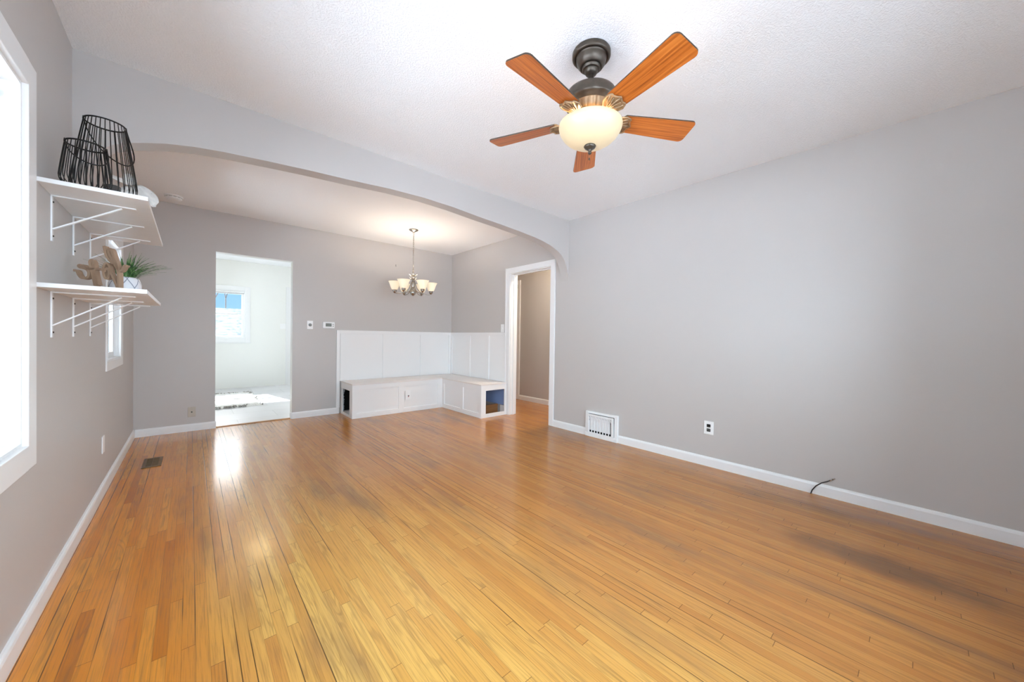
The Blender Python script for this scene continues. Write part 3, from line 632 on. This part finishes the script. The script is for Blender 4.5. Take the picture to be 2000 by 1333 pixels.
for base, dv, nv, ln_, wd, cu in (((-.222, 2.86, S1+.190), (.50, -.35, -.95), (.30, -.9, .25), .150, .098, .16), ((-.235, 2.87, S1+.185), (-.85, -.2, .15), (0, -.6, .8), .11, .055, .12),
                                  ((-.24, 2.86, S1+.175), (-.45, -.5, -.75), (-.2, -.8, .5), .12, .06, .15), ((-.24, 2.88, S1+.19), (-.3, .3, .75), (0, -.8, .5), .07, .05, .2), ((-.235, 2.86, S1+.175), (-.05, -.55, -.85), (.1, -.8, .4), .12, .055, .15)):
    mb = MB(); petal(mb, base, dv, nv, ln_, wd, cu); o = part('petal', mb, M['petal'], fl)
    q = o.modifiers.new('thick', 'SOLIDIFY'); q.thickness = .0016
part('stem', MB().tube([(-.30, 3.02, S1+.003), (-.27, 2.94, S1+.10), (-.235, 2.875, S1+.175), (-.20, 2.85, S1+.165), (-.165, 2.84, S1+.148)], .0034, 6), M['hem'], fl)

# ------------------------------------------------------------------ wooden word cut-out, potted grass, little frame on the lower shelf
sg = thing('word_sign', (-.31, 2.64, S2), 'brown wooden cut-out script word standing on the lower shelf before the potted grass', 'word sign')
so, sux, suz = Vector((-.262, 2.585, S2)), Vector((-.86, .51, 0)), Vector((0, 0, 1))
def sp(px, py):                                         # stroke point, in tenths of a pixel of a close view, to metres on the sign's face
    return ((1080-px)/10/500, max(.006, (908-py)/10/405+.024))
def letter(*strokes):
    mb = MB()
    for w, pts in strokes:
        P2 = [Vector(sp(*p)) for p in pts]; sm = []
        for i in range(len(P2)-1):                      # Catmull-Rom so that the strokes curve
            p0, p1, p2, p3 = P2[max(i-1, 0)], P2[i], P2[i+1], P2[min(i+2, len(P2)-1)]
            for j in range(4):
                t = j/4; sm.append(.5*((2*p1)+(p2-p0)*t+(2*p0-5*p1+4*p2-p3)*t*t+(3*p1-p0-3*p2+p3)*t**3))
        sm.append(P2[-1]); mb.ribbon([(p.x, p.y) for p in sm], w, .023, so, sux, suz)
    part('letter', mb, M['sign_wood'], sg)
letter((.011, [(1065, 960), (1065, 760), (1055, 590), (985, 440), (900, 310), (865, 215), (880, 170), (915, 180), (960, 300), (1010, 420), (1050, 560)]),
       (.010, [(1060, 585), (1120, 575), (1165, 520), (1185, 480), (1225, 480)]), (.009, [(895, 610), (940, 700), (1000, 820), (1045, 930)]))
letter((.010, [(770, 110), (790, 200), (820, 300), (880, 380), (960, 450)]))
letter((.009, [(900, 620), (890, 520), (850, 455), (800, 450), (765, 510), (760, 600), (775, 690), (815, 745), (860, 700), (870, 610), (845, 545), (805, 560), (790, 620)]))
letter((.011, [(610, 960), (570, 780), (525, 600), (495, 480), (490, 420), (515, 395), (545, 430), (560, 520), (590, 680), (640, 880)]), (.009, [(440, 575), (560, 565), (700, 560), (760, 600)]))
letter((.010, [(160, 605), (225, 615), (265, 690), (320, 745), (400, 748), (455, 715), (465, 640), (430, 585), (360, 560), (290, 545), (262, 515), (290, 500), (370, 515)]), (.009, [(370, 515), (440, 570), (500, 580)]))
pg = thing('potted_grass', (-.27, 2.90, S2), 'green artificial grass in a white pot with grey diamond lines behind the wooden sign', 'potted plant')
pot_m = NT('patterned_white_pot')
def make_pot():
    m = pot_m; o = m.obj(); s = m.n('ShaderNodeSeparateXYZ'); m.set(s.inputs[0], o)
    a = m.math('MULTIPLY', m.math('ARCTAN2', s.outputs[1], s.outputs[0]), 7/(2*PI)); z = m.math('MULTIPLY', s.outputs[2], 10.5)
    l1 = m.math('ABSOLUTE', m.math('SUBTRACT', m.math('FRACT', m.math('ADD', a, z)), .5)); l2 = m.math('ABSOLUTE', m.math('SUBTRACT', m.math('FRACT', m.math('SUBTRACT', a, z)), .5))
    f = m.math('MAXIMUM', m.rng(l1, .03, .06, 1, 0), m.rng(l2, .03, .06, 1, 0))
    m.p(Base_Color=m.mix(f, srgb(230, 231, 236), srgb(150, 154, 168)), Roughness=.35); return m.m
part('pot', MB().lathe([(0, .0005), (.042, .0005), (.055, .012), (.064, .04), (.064, .07), (.056, .098), (.050, .106), (.046, .104), (.052, .09), (0, .088)], (-.27, 2.90, S2), 36), make_pot(), pg)
part('soil', MB().lathe([(0, .094), (.03, .0935), (.049, .092)], (-.27, 2.90, S2), 20), M['soil'], pg)
mb = MB(); rnd = random.Random(4)
for k in range(150):
    a = rnd.uniform(0, 2*PI); q = rnd.uniform(0, .035); le = rnd.uniform(.09, .19); out = rnd.uniform(.15, .95); w = rnd.uniform(.0022, .0040)
    b0 = Vector((-.27+q*math.cos(a), 2.90+q*math.sin(a), S2+.09)); d = Vector((math.cos(a), math.sin(a), 0)); s_ = Vector((-math.sin(a), math.cos(a), 0)); rows = []
    for i in range(6):
        t = i/5; p = b0 + d*(le*out*(t**1.4)) + Vector((0, 0, le*(1-out*.35)*t*(1-.28*out*t*t)))
        p.x = max(p.x, XL+.004); ww = w*(1-t**2.2)+.0003
        rows.append((mb.b.verts.new(p-s_*ww), mb.b.verts.new(p+Vector((0, 0, -.0008))), mb.b.verts.new(p+s_*ww)))
    for A, B in zip(rows, rows[1:]):
        mb.b.faces.new((A[0], A[1], B[1], B[0])); mb.b.faces.new((A[1], A[2], B[2], B[1]))
part('leaves', mb, M['leaf'], pg)
fm = thing('small_frame', (-.215, 2.84, S2), 'small dark brown frame lying beside the patterned white pot', 'frame')
part('rim', MB().box(-.236, -.200, 2.80, 2.86, S2+.0003, S2+.035, .002), M['hem'], fm); part('panel', MB().box(-.233, -.206, 2.7985, 2.801, S2+.004, S2+.031), M['grey_plastic'], fm)

# ------------------------------------------------------------------ wainscot and corner bench
XB0, XBF, YBF, YBE, ZS = 1.645, 3.04, 5.11, 4.06, .475   # bench left end, right unit front, long front, right unit end, seat height
wn = thing('wainscot', (2.55, YB, ZS), 'white board panelling on the corner walls above the white bench', 'wall panelling')
zt = 1.214
part('back_board', MB().box(1.585, XR-.014, YB-.010, YB, ZS, zt-.004), M['bench_paint'], wn)
part('side_board', MB().box(XR-.010, XR, 4.112, YB-.01, ZS, zt-.004), M['bench_paint'], wn)
for a, b_ in ((2.262, 2.303), (2.904, 2.952), (3.462, 3.509)): part('stile', MB().box(a, b_, YB-.022, YB-.010, ZS, zt-.05, .001), M['bench_paint'], wn)
part('stile', MB().box(1.582, 1.627, YB-.024, YB, BH, zt, .002), M['bench_paint'], wn); part('stile', MB().box(1.632, 1.668, YB-.022, YB-.010, ZS, zt-.05, .001), M['bench_paint'], wn)
for a, b_ in ((5.007, 5.097), (4.493, 4.545), (5.565, 5.613), (4.114, 4.15)): part('stile', MB().box(XR-.022, XR-.010, a, b_, ZS, zt-.05, .001), M['bench_paint'], wn)
part('top_rail', MB().box(1.627, XR-.010, YB-.024, YB-.009, zt-.05, zt, .002), M['bench_paint'], wn)
part('top_rail', MB().box(XR-.024, XR-.009, 4.113, YB-.024, zt-.05, zt, .002), M['bench_paint'], wn)

bn = thing('corner_bench', (2.4, 5.37, 0), 'built-in L-shaped white corner bench with open ends and a pale seat', 'bench')
seat_m = paint('worn_white_seat', srgb(232, 226, 222), .4, 60, .04)
st = MB(); poly = [(XB0-.004, YB-.0225), (XB0-.004, YBF-.008), (XBF-.008, YBF-.008), (XBF-.008, YBE-.004), (XR-.0225, YBE-.004), (XR-.0225, YB-.0225)]
st.prism(poly, .018, (0, 0, ZS-.018)); part('seat', st, seat_m, bn)
fp = MB(); fp.box(XB0, XBF+.012, YBF+.012, YBF+.024, 0, ZS-.018)
for a, b_ in ((XB0, 1.705), (2.307, 2.388), (2.955, XBF)): fp.box(a, b_, YBF, YBF+.0125, .0, ZS-.019, .001)
fp.box(1.705, 2.307, YBF+.0004, YBF+.0125, ZS-.085, ZS-.019, .001).box(2.388, 2.955, YBF+.0004, YBF+.0125, ZS-.085, ZS-.019, .001).box(1.705, 2.307, YBF+.0004, YBF+.0125, 0, .065, .001).box(2.388, 2.955, YBF+.0004, YBF+.0125, 0, .065, .001)
part('front_panel', fp, M['bench_paint'], bn)
fp = MB(); fp.box(XBF+.012, XBF+.024, YBE+.0005, YBF+.012, 0, ZS-.018)
for a, b_ in ((YBE, YBE+.05), (4.515, 4.584), (5.05, YBF-.001)): fp.box(XBF, XBF+.0125, a, b_, 0, ZS-.019, .001)
for a, b_ in ((YBE+.05, 4.515), (4.584, 5.05)): fp.box(XBF+.0004, XBF+.0125, a, b_, ZS-.085, ZS-.019, .001).box(XBF+.0004, XBF+.0125, a, b_, 0, .065, .001)
part('front_panel', fp, M['bench_paint'], bn)
ef = MB(); ef.box(XBF+.0127, 3.122, YBE, YBE+.018, 0, ZS-.018, .001).box(3.468, XR-.012, YBE+.001, YBE+.018, 0, ZS-.018, .001).box(3.122, 3.468, YBE+.0005, YBE+.018, .382, ZS-.018, .001).box(3.122, 3.468, YBE+.0005, YBE+.018, 0, .052, .001)
part('end_frame', ef, M['bench_paint'], bn)
ef = MB(); ef.box(XB0+.0002, XB0+.018, YBF+.0127, 5.225, 0, ZS-.018, .001).box(XB0+.0005, XB0+.018, 5.225, YB-.021, .372, ZS-.018, .001).box(XB0+.0005, XB0+.018, 5.225, YB-.021, 0, .036, .001).box(XB0+.001, XB0+.02, 5.565, YB-.02, .036, .372, .001)
part('end_frame', ef, M['bench_paint'], bn)
part('bench_floor', MB().box(XB0+.02, XBF, YBF+.02, YB-.03, .02, .034), M['bench_paint'], bn)
part('inner_wall', MB().box(XR-.018, XR-.012, YBE+.02, YBF+.3, .13, ZS-.02), M['blue_paint'], bn, 'old blue paint inside the open bench end')
part('inner_base', MB().box(XR-.03, XR-.012, YBE+.02, YBE+.13, .0, .125, .002), M['trim'], bn)
part('bench_shade_sheet', MB().box(XBF+.03, XR-.02, YBF-.02, YBF, .0, ZS-.02), M['dark'], bn)  # black sheet standing in for the shade deep inside the bench
# ragged hole in the wall behind the bench's open left end
rg = MB(); edge = []; rnd2 = random.Random(3)
for i in range(22): edge.append((1.690+rnd2.uniform(-.007, .007)+(.012 if i < 3 else 0), .345-.31*(i/21)))
rg.prism([(1.66, .036), (1.66, .372), (1.76, .372), (1.90, .372), (1.90, .345)] + edge, .010, (0, YB-.0105, 0), (1, 0, 0), (0, 0, 1)); part('torn_board', rg, M['gypsum'], bn, 'ragged broken wallboard edge')
part('cavity_shade', MB().box(1.66, 1.98, YB-.0095, YB-.0005, .036, .36), M['dark'], bn)  # black sheet on the wall paints the darkness of the hole
part('bench_shade_sheet', MB().box(1.98, 1.99, YBF+.03, YB-.025, .034, ZS-.02), M['dark'], bn)  # another black sheet for the shade within the left end
wb = thing('wood_block', (3.42, 4.26, .002), 'brown wooden board lying inside the open right end of the bench', 'board')
part('board', MB().box(3.24, 3.488, 4.24, 4.27, .003, .135, .002), M['brown_wood'], wb)

# ------------------------------------------------------------------ plates, switches, sensors
def plate(name, label, cat, loc, nrm, w=.07, h=.115, mat='white_plastic', t=.006):
    """a wall plate; returns thing and a box helper in plate space (u across, v up, d out of the wall)"""
    o = thing(name, loc, label, cat); n_ = Vector((*nrm, 0)); u = Vector((-n_.y, n_.x, 0)); Lc = Vector(loc)
    Mx = Matrix(((u.x, 0, n_.x, Lc.x), (u.y, 0, n_.y, Lc.y), (0, 1, 0, Lc.z), (0, 0, 0, 1)))
    part('plate', MB().box(-w/2, w/2, -h/2, h/2, 0, t, .002, mat=Mx), M[mat], o)
    return o, Mx
o, X = plate('outlet_plate', 'blank white plate low on the window wall below the shelves', 'wall plate', (XL, 3.817, .348), (1, 0), .075, .118)
o, X = plate('cable_plate', 'beige cable jack plate above the baseboard beside the kitchen doorway', 'wall plate', (.012, YB, .222), (0, -1), .070, .116, 'beige_plastic')
part('jack', MB().lathe([(0, 0), (.007, 0), (.007, .012), (.003, .012), (0, .008)], (0, 0, .005), 12, mat=X), M['screw'], o)
for zz in (.042, -.042): part('screw', MB().lathe([(0, 0), (.003, 0), (.003, .002), (0, .002)], (0, zz, .0058), 8, mat=X), M['beige_plastic'], o)
o, X = plate('dimmer_switch', 'white plate with round grey dimmer knob beside the thermostat', 'dimmer switch', (1.240, YB, 1.278), (0, -1), .072, .116)
part('knob', MB().lathe([(0, 0), (.022, 0), (.020, .006), (.014, .008), (.012, .018), (0, .019)], (.0, .0, .0058), 24, mat=X), M['grey_plastic'], o)
th = thing('thermostat', (1.476, YB, 1.282), 'white digital thermostat with grey display on the dining wall', 'thermostat')
u = Matrix(((1, 0, 0, 1.476), (0, 0, -1, YB), (0, 1, 0, 1.282), (0, 0, 0, 1)))
part('body', MB().box(-.078, .078, -.046, .046, 0, .026, .010, mat=u), M['white_plastic'], th)
part('display', MB().box(-.044, .034, -.020, .026, .0255, .0275, .0006, mat=u), M['lcd'], th)
part('button', MB().box(.047, .062, .006, .018, .0255, .029, .001, mat=u), M['grey_plastic'], th); part('button', MB().box(.047, .062, -.020, -.008, .0255, .029, .001, mat=u), M['grey_plastic'], th)
o, X = plate('bench_outlet', 'white outlet with dark slot and red mark set in the bench front', 'outlet', (2.45, YBF, .252), (0, -1), .082, .135)
part('outlet_face', MB().box(-.020, .020, -.045, .018, .0055, .010, .002, mat=X), M['white_plastic'], o)
part('button', MB().box(-.004, .016, -.012, -.002, .0095, .0125, .001, mat=X), M['black_plastic'], o); part('button', MB().box(-.004, .014, -.026, -.016, .0095, .0122, .001, mat=X), M['red_plastic'], o)
part('cover_flap', MB().box(-.024, .024, .026, .050, .0055, .0095, .002, mat=X), M['white_plastic'], o)
o, X = plate('light_switch', 'white light switch just above the panelling beside the hall doorway', 'light switch', (XR, 4.185, 1.278), (-1, 0), .075, .120)
part('toggle', MB().box(-.005, .005, -.010, .012, .0055, .013, .001, mat=X), M['white_plastic'], o)
o, X = plate('wall_outlet', 'white plate with two black sockets on the long bare wall', 'outlet', (XR, 1.262, .348), (-1, 0), .082, .118)
for zc in (.020, -.020):
    so_ = part('socket', MB().box(-.0155, .0155, zc-.0135, zc+.0135, .0055, .0085, .003, mat=X), M['black_plastic'], o)
part('slot', MB().box(-.008, -.004, -.024, -.012, .0083, .0092, mat=X).box(.004, .008, -.024, -.012, .0083, .0092, mat=X), M['grey_plastic'], so_)
o, X = plate('kitchen_switch', 'white double switch plate on the kitchen wall right of the window', 'light switch', (1.55, KY, 1.32), (0, -1), .12, .118)
for xx in (-.025, .025): part('toggle', MB().box(xx-.006, xx+.006, -.012, .012, .0055, .014, .001, mat=X), M['white_plastic'], o)
solo('wall_hook', MB().box(2.463, 2.473, YB-.008, YB, 2.262, 2.292, .002).tube([(2.468, YB-.006, 2.266), (2.468, YB-.016, 2.256), (2.468, YB-.014, 2.270)], .002, 6), M['grey_plastic'], 'tiny grey hook high on the dining wall left of chandelier', 'hook', (2.468, YB, 2.27))
sm = thing('smoke_detector', (-.142, 5.33, ZC), 'round white smoke detector on the dining ceiling', 'smoke detector')
part('body', MB().lathe([(0, ZC), (.076, ZC), (.077, ZC-.010), (.074, ZC-.013), (.071, ZC-.013), (.070, ZC-.026), (.060, ZC-.038), (.03, ZC-.042), (0, ZC-.042)], (-.142, 5.33, 0), 36), M['white_plastic'], sm)
mb = MB()
for k in range(12):
    a0 = 2*PI*k/12; mb.tube([(-.142+.0705*math.cos(a0+t), 5.33+.0705*math.sin(a0+t), ZC-.020) for t in (0, .1, .2, .3, .36)], .0022, 5)
part('vent_slots', mb, M['grey_plastic'], sm)

# ------------------------------------------------------------------ vents and cable
rgx = thing('floor_register', (-.246, 4.455, 0), 'brown metal floor register set in the wood floor below the shelves', 'floor vent')
x0, x1, y0, y1 = -.308, -.186, 4.305, 4.605
part('frame', MB().box(x0, x0+.022, y0, y1, 0, .007, .002).box(x1-.022, x1, y0, y1, 0, .007, .002).box(x0+.02, x1-.02, y0, y0+.022, 0, .007, .002).box(x0+.02, x1-.02, y1-.022, y1, 0, .007, .002), M['register'], rgx)
mb = MB()
for k in range(14): yy = y0+.03+k*.0180; mb.box(x0+.022, x1-.022, yy, yy+.0075, .0012, .005)
mb.box((x0+x1)/2-.003, (x0+x1)/2+.003, y0+.022, y1-.022, .001, .0055)
part('grille', mb, M['register'], rgx); part('duct_shade', MB().box(x0+.02, x1-.02, y0+.02, y1-.02, .0003, .001), M['dark'], rgx)  # thin black sheet under the bars paints the shade of the duct

vt = thing('air_return_grille', (XR, 2.397, 0), 'old white wall register with pointed-arch grille standing on the floor by the doorway', 'wall vent')
va, vb, vz = 2.184, 2.611, .295
fr_ = MB(); fx = XR-.030
fr_.box(fx, XR, va, va+.040, .0, vz, .004).box(fx, XR, vb-.030, vb, 0, vz, .004).box(fx, XR, va+.04, vb-.03, vz-.026, vz, .004).box(fx-.004, XR, va-.001, vb+.004, 0, .046, .006)
part('frame', fr_, M['white_metal'], vt)
tilt = Matrix.Translation((XR-.030, 0, .046)) @ Matrix.Rotation(-.035, 4, 'Y')   # the loose inner panel leans a little
ga, gb, gz = va+.0435, vb-.0335, .2195
pn = MB(); pn.box(-.010, .004, ga, ga+.026, 0, gz, .003, mat=tilt).box(-.010, .004, gb-.022, gb, 0, gz, .003, mat=tilt).box(-.010, .004, ga+.026, gb-.022, gz-.022, gz, .003, mat=tilt).box(-.008, .004, ga+.026, gb-.022, 0, .010, .002, mat=tilt)
part('inner_panel', pn, M['white_metal'], vt)
gr = MB(); n = 8; sw = (gb-.022-ga-.026)/n
for k in range(n+1): yy = ga+.026+k*sw; gr.box(-.007, .003, yy-.004, yy+.004, .008, gz-.075, mat=tilt)
for k in range(-1, n):                                        # interlaced pointed arches
    ya, yb = ga+.026+k*sw, ga+.026+(k+2)*sw
    for s_, y_ in ((1, ya), (-1, yb)):
        pts = [(-.003, y_+s_*sw*(1-math.cos(t)), gz-.076+.056*math.sin(t)) for t in [i*PI/2/7 for i in range(8)]]
        pts = [tilt @ Vector(p) for p in pts if ga+.022 <= p[1] <= gb-.018]
        if len(pts) > 1: gr.tube(pts, .0042, 5)
part('grille', gr, M['white_metal'], vt)
lv = MB(); lv.box(.009, .012, ga+.05, gb-.022, .030, gz-.01, mat=tilt); part('damper', lv, M['white_metal'], vt)
part('duct_shade', MB().box(XR-.004, XR-.001, va+.04, vb-.03, .046, vz-.026), M['dark'], vt)  # black sheet behind the grille stands for the shaded duct

cx_ = thing('coax_cable', (XR-.022, .526, 0), 'short black cable rising from the floor against the baseboard', 'cable')
pts = [(XR-.026, .530, .0), (XR-.028, .522, .03), (XR-.029, .500, .068), (XR-.028, .468, .100), (XR-.024, .440, .116), (XR-.020, .420, .130)]
part('cable', MB().tube(pts, .0036, 8), M['black_plastic'], cx_)
part('connector', MB().tube([(XR-.021, .424, .127), (XR-.018, .408, .140)], .0058, 8).tube([(XR-.018, .408, .140), (XR-.015, .397, .150)], .0045, 8), M['nickel'], cx_)

# ------------------------------------------------------------------ kitchen things
rugt = thing('shag_rug', (.45, 7.75, .004), 'white shag rug with grey tufted edges on the kitchen floor', 'rug')
mb = MB(); nx, ny = 40, 36; x0, x1, y0, y1 = -.35, .86, 6.96, 8.55; rr = random.Random(11); grid = []
for j in range(ny+1):
    row = []
    for i in range(nx+1):
        e = min(i, nx-i, j, ny-j); z = .006 if e == 0 else .022+rr.uniform(0, .014)
        row.append(mb.b.verts.new((x0+(x1-x0)*i/nx+rr.uniform(-.012, .012), y0+(y1-y0)*j/ny+rr.uniform(-.012, .012), z)))
    grid.append(row)
for j in range(ny):
    for i in range(nx): mb.b.faces.new((grid[j][i], grid[j][i+1], grid[j+1][i+1], grid[j+1][i])).smooth = True
part('pile', mb, M['rug'], rugt)
mb = MB()
def tuft(cx0, cy0, ex, ey, n):
    for _ in range(n):
        t = rr.random(); px, py = cx0+ex*t+rr.uniform(-.02, .02), cy0+ey*t+rr.uniform(-.02, .02); a = rr.uniform(0, 2*PI)
        mb.tube([(px, py, .012), (px+.018*math.cos(a), py+.018*math.sin(a), .03+rr.uniform(0, .012)), (px+.036*math.cos(a), py+.036*math.sin(a), rr.uniform(.012, .045))], [.005, .006, .002], 5)
tuft(x0, y0, x1-x0-.2, 0, 130); tuft(x0, y1, x1-x0, 0, 60); tuft(x1, y0, 0, y1-y0, 26)
part('tufted_edge', mb, M['rug_fringe'], rugt, kind='stuff')
kl = thing('kitchen_ceiling_light', (.935, 7.6, KZ), 'lit dome light on the kitchen ceiling, seen mirrored in the wood floor', 'ceiling light')
part('base', MB().lathe([(0, KZ), (.15, KZ), (.15, KZ-.018), (0, KZ-.018)], (.935, 7.6, 0), 32), M['nickel'], kl)
part('dome', MB().lathe([(.143, KZ-.018), (.135, KZ-.05), (.105, KZ-.08), (.055, KZ-.096), (0, KZ-.10)], (.935, 7.6, 0), 32), M['kitchen_lamp'], kl)
hl = thing('hall_ceiling_light', (4.1, 3.3, ZC), 'small dome light on the hall ceiling beyond the doorway', 'ceiling light')
part('dome', MB().lathe([(.12, ZC), (.118, ZC-.02), (.10, ZC-.05), (.05, ZC-.07), (0, ZC-.074)], (4.1, 3.3, 0), 28), M['hall_lamp'], hl)
bl = thing('window_blind', (.33, KY+.02, 2.0), 'white blind drawn up to the top of the kitchen window', 'window blind')
part('headrail', MB().box(WK[0]+.016, WK[1]-.016, KY+.012, KY+.06, 1.995, 2.024, .003), M['white_plastic'], bl)
mb = MB()
for k in range(6): mb.box(WK[0]+.022, WK[1]-.022, KY+.016, KY+.056, 1.966+k*.0048, 1.9685+k*.0048)
part('slats', mb, M['white_plastic'], bl)

# ------------------------------------------------------------------ outside
struct('ground', MB().box(-40, 45, -40, 60, -1.0, -.85), M['snow'])
struct('ground_dimmed', MB().box(-2.2, 45, -40, -.85, -.85, -.84), M['dim_ground'])  # unseen darker ground, added to cut light bounced onto the front ceiling
gg = thing('garage', (0, 19, -.85), 'low garage roof under speckled snow seen through the kitchen window', 'garage')
mb = MB(); b = mb.b
part('walls', MB().box(-6, 7, 15.6, 22.4, -.85, .5), M['siding'], gg)
mb = MB(); mb.prism([(15.2, .45), (19.0, 2.02), (22.8, .45), (22.8, .6), (19.0, 2.18), (15.2, .6)], 13.6, (-6.3, 0, 0), (0, 1, 0), (0, 0, 1)); part('roof', mb, M['snow_roof'], gg)
def tree(x, y, h, seed, label, fork):
    t = thing('bare_tree', (x, y, -.85), label, 'tree', 'bare trees beyond the garage'); rr = random.Random(seed)
    def grow(mb, p, d, L_, r, depth):
        q = p+d*L_; mid = p.lerp(q, .5)+Vector((rr.uniform(-.06, .06), rr.uniform(-.06, .06), 0))*L_
        mb.tube([p, mid, q], [r, r*.82, r*.62], 6)
        if depth:
            for k in range(fork if depth > 2 else 3):
                a = rr.uniform(0, 2*PI); sp_ = rr.uniform(.25, .55)
                grow(mb, p.lerp(q, rr.uniform(.75, 1.0)), (d+Vector((math.cos(a)*sp_, math.sin(a)*sp_, .12))).normalized(), L_*rr.uniform(.55, .75), r*.58, depth-1)
    mb = MB(); base = Vector((x, y, -.86)); top = base+Vector((0, 0, h*.42)); mb.tube([base, top], [.045, .036], 8); part('trunk', mb, M['bark'], t)
    mb = MB()
    for k in range(2):
        a = rr.uniform(0, 2*PI) if k == 0 else a+PI
        grow(mb, top-Vector((0, 0, .05)), Vector((math.cos(a)*.35, math.sin(a)*.2, 1)).normalized(), h*.30, .030, 4)
    part('branches', mb, M['bark'], t)
tree(.75, 27, 8.2, 2, 'bare forked tree standing left beyond the snowy roof', 2)
tree(1.75, 31, 10.5, 5, 'tall bare tree standing behind the forked tree', 3)
tree(2.6, 28, 9.5, 9, 'bare tree nearest the right edge of the kitchen window', 3)
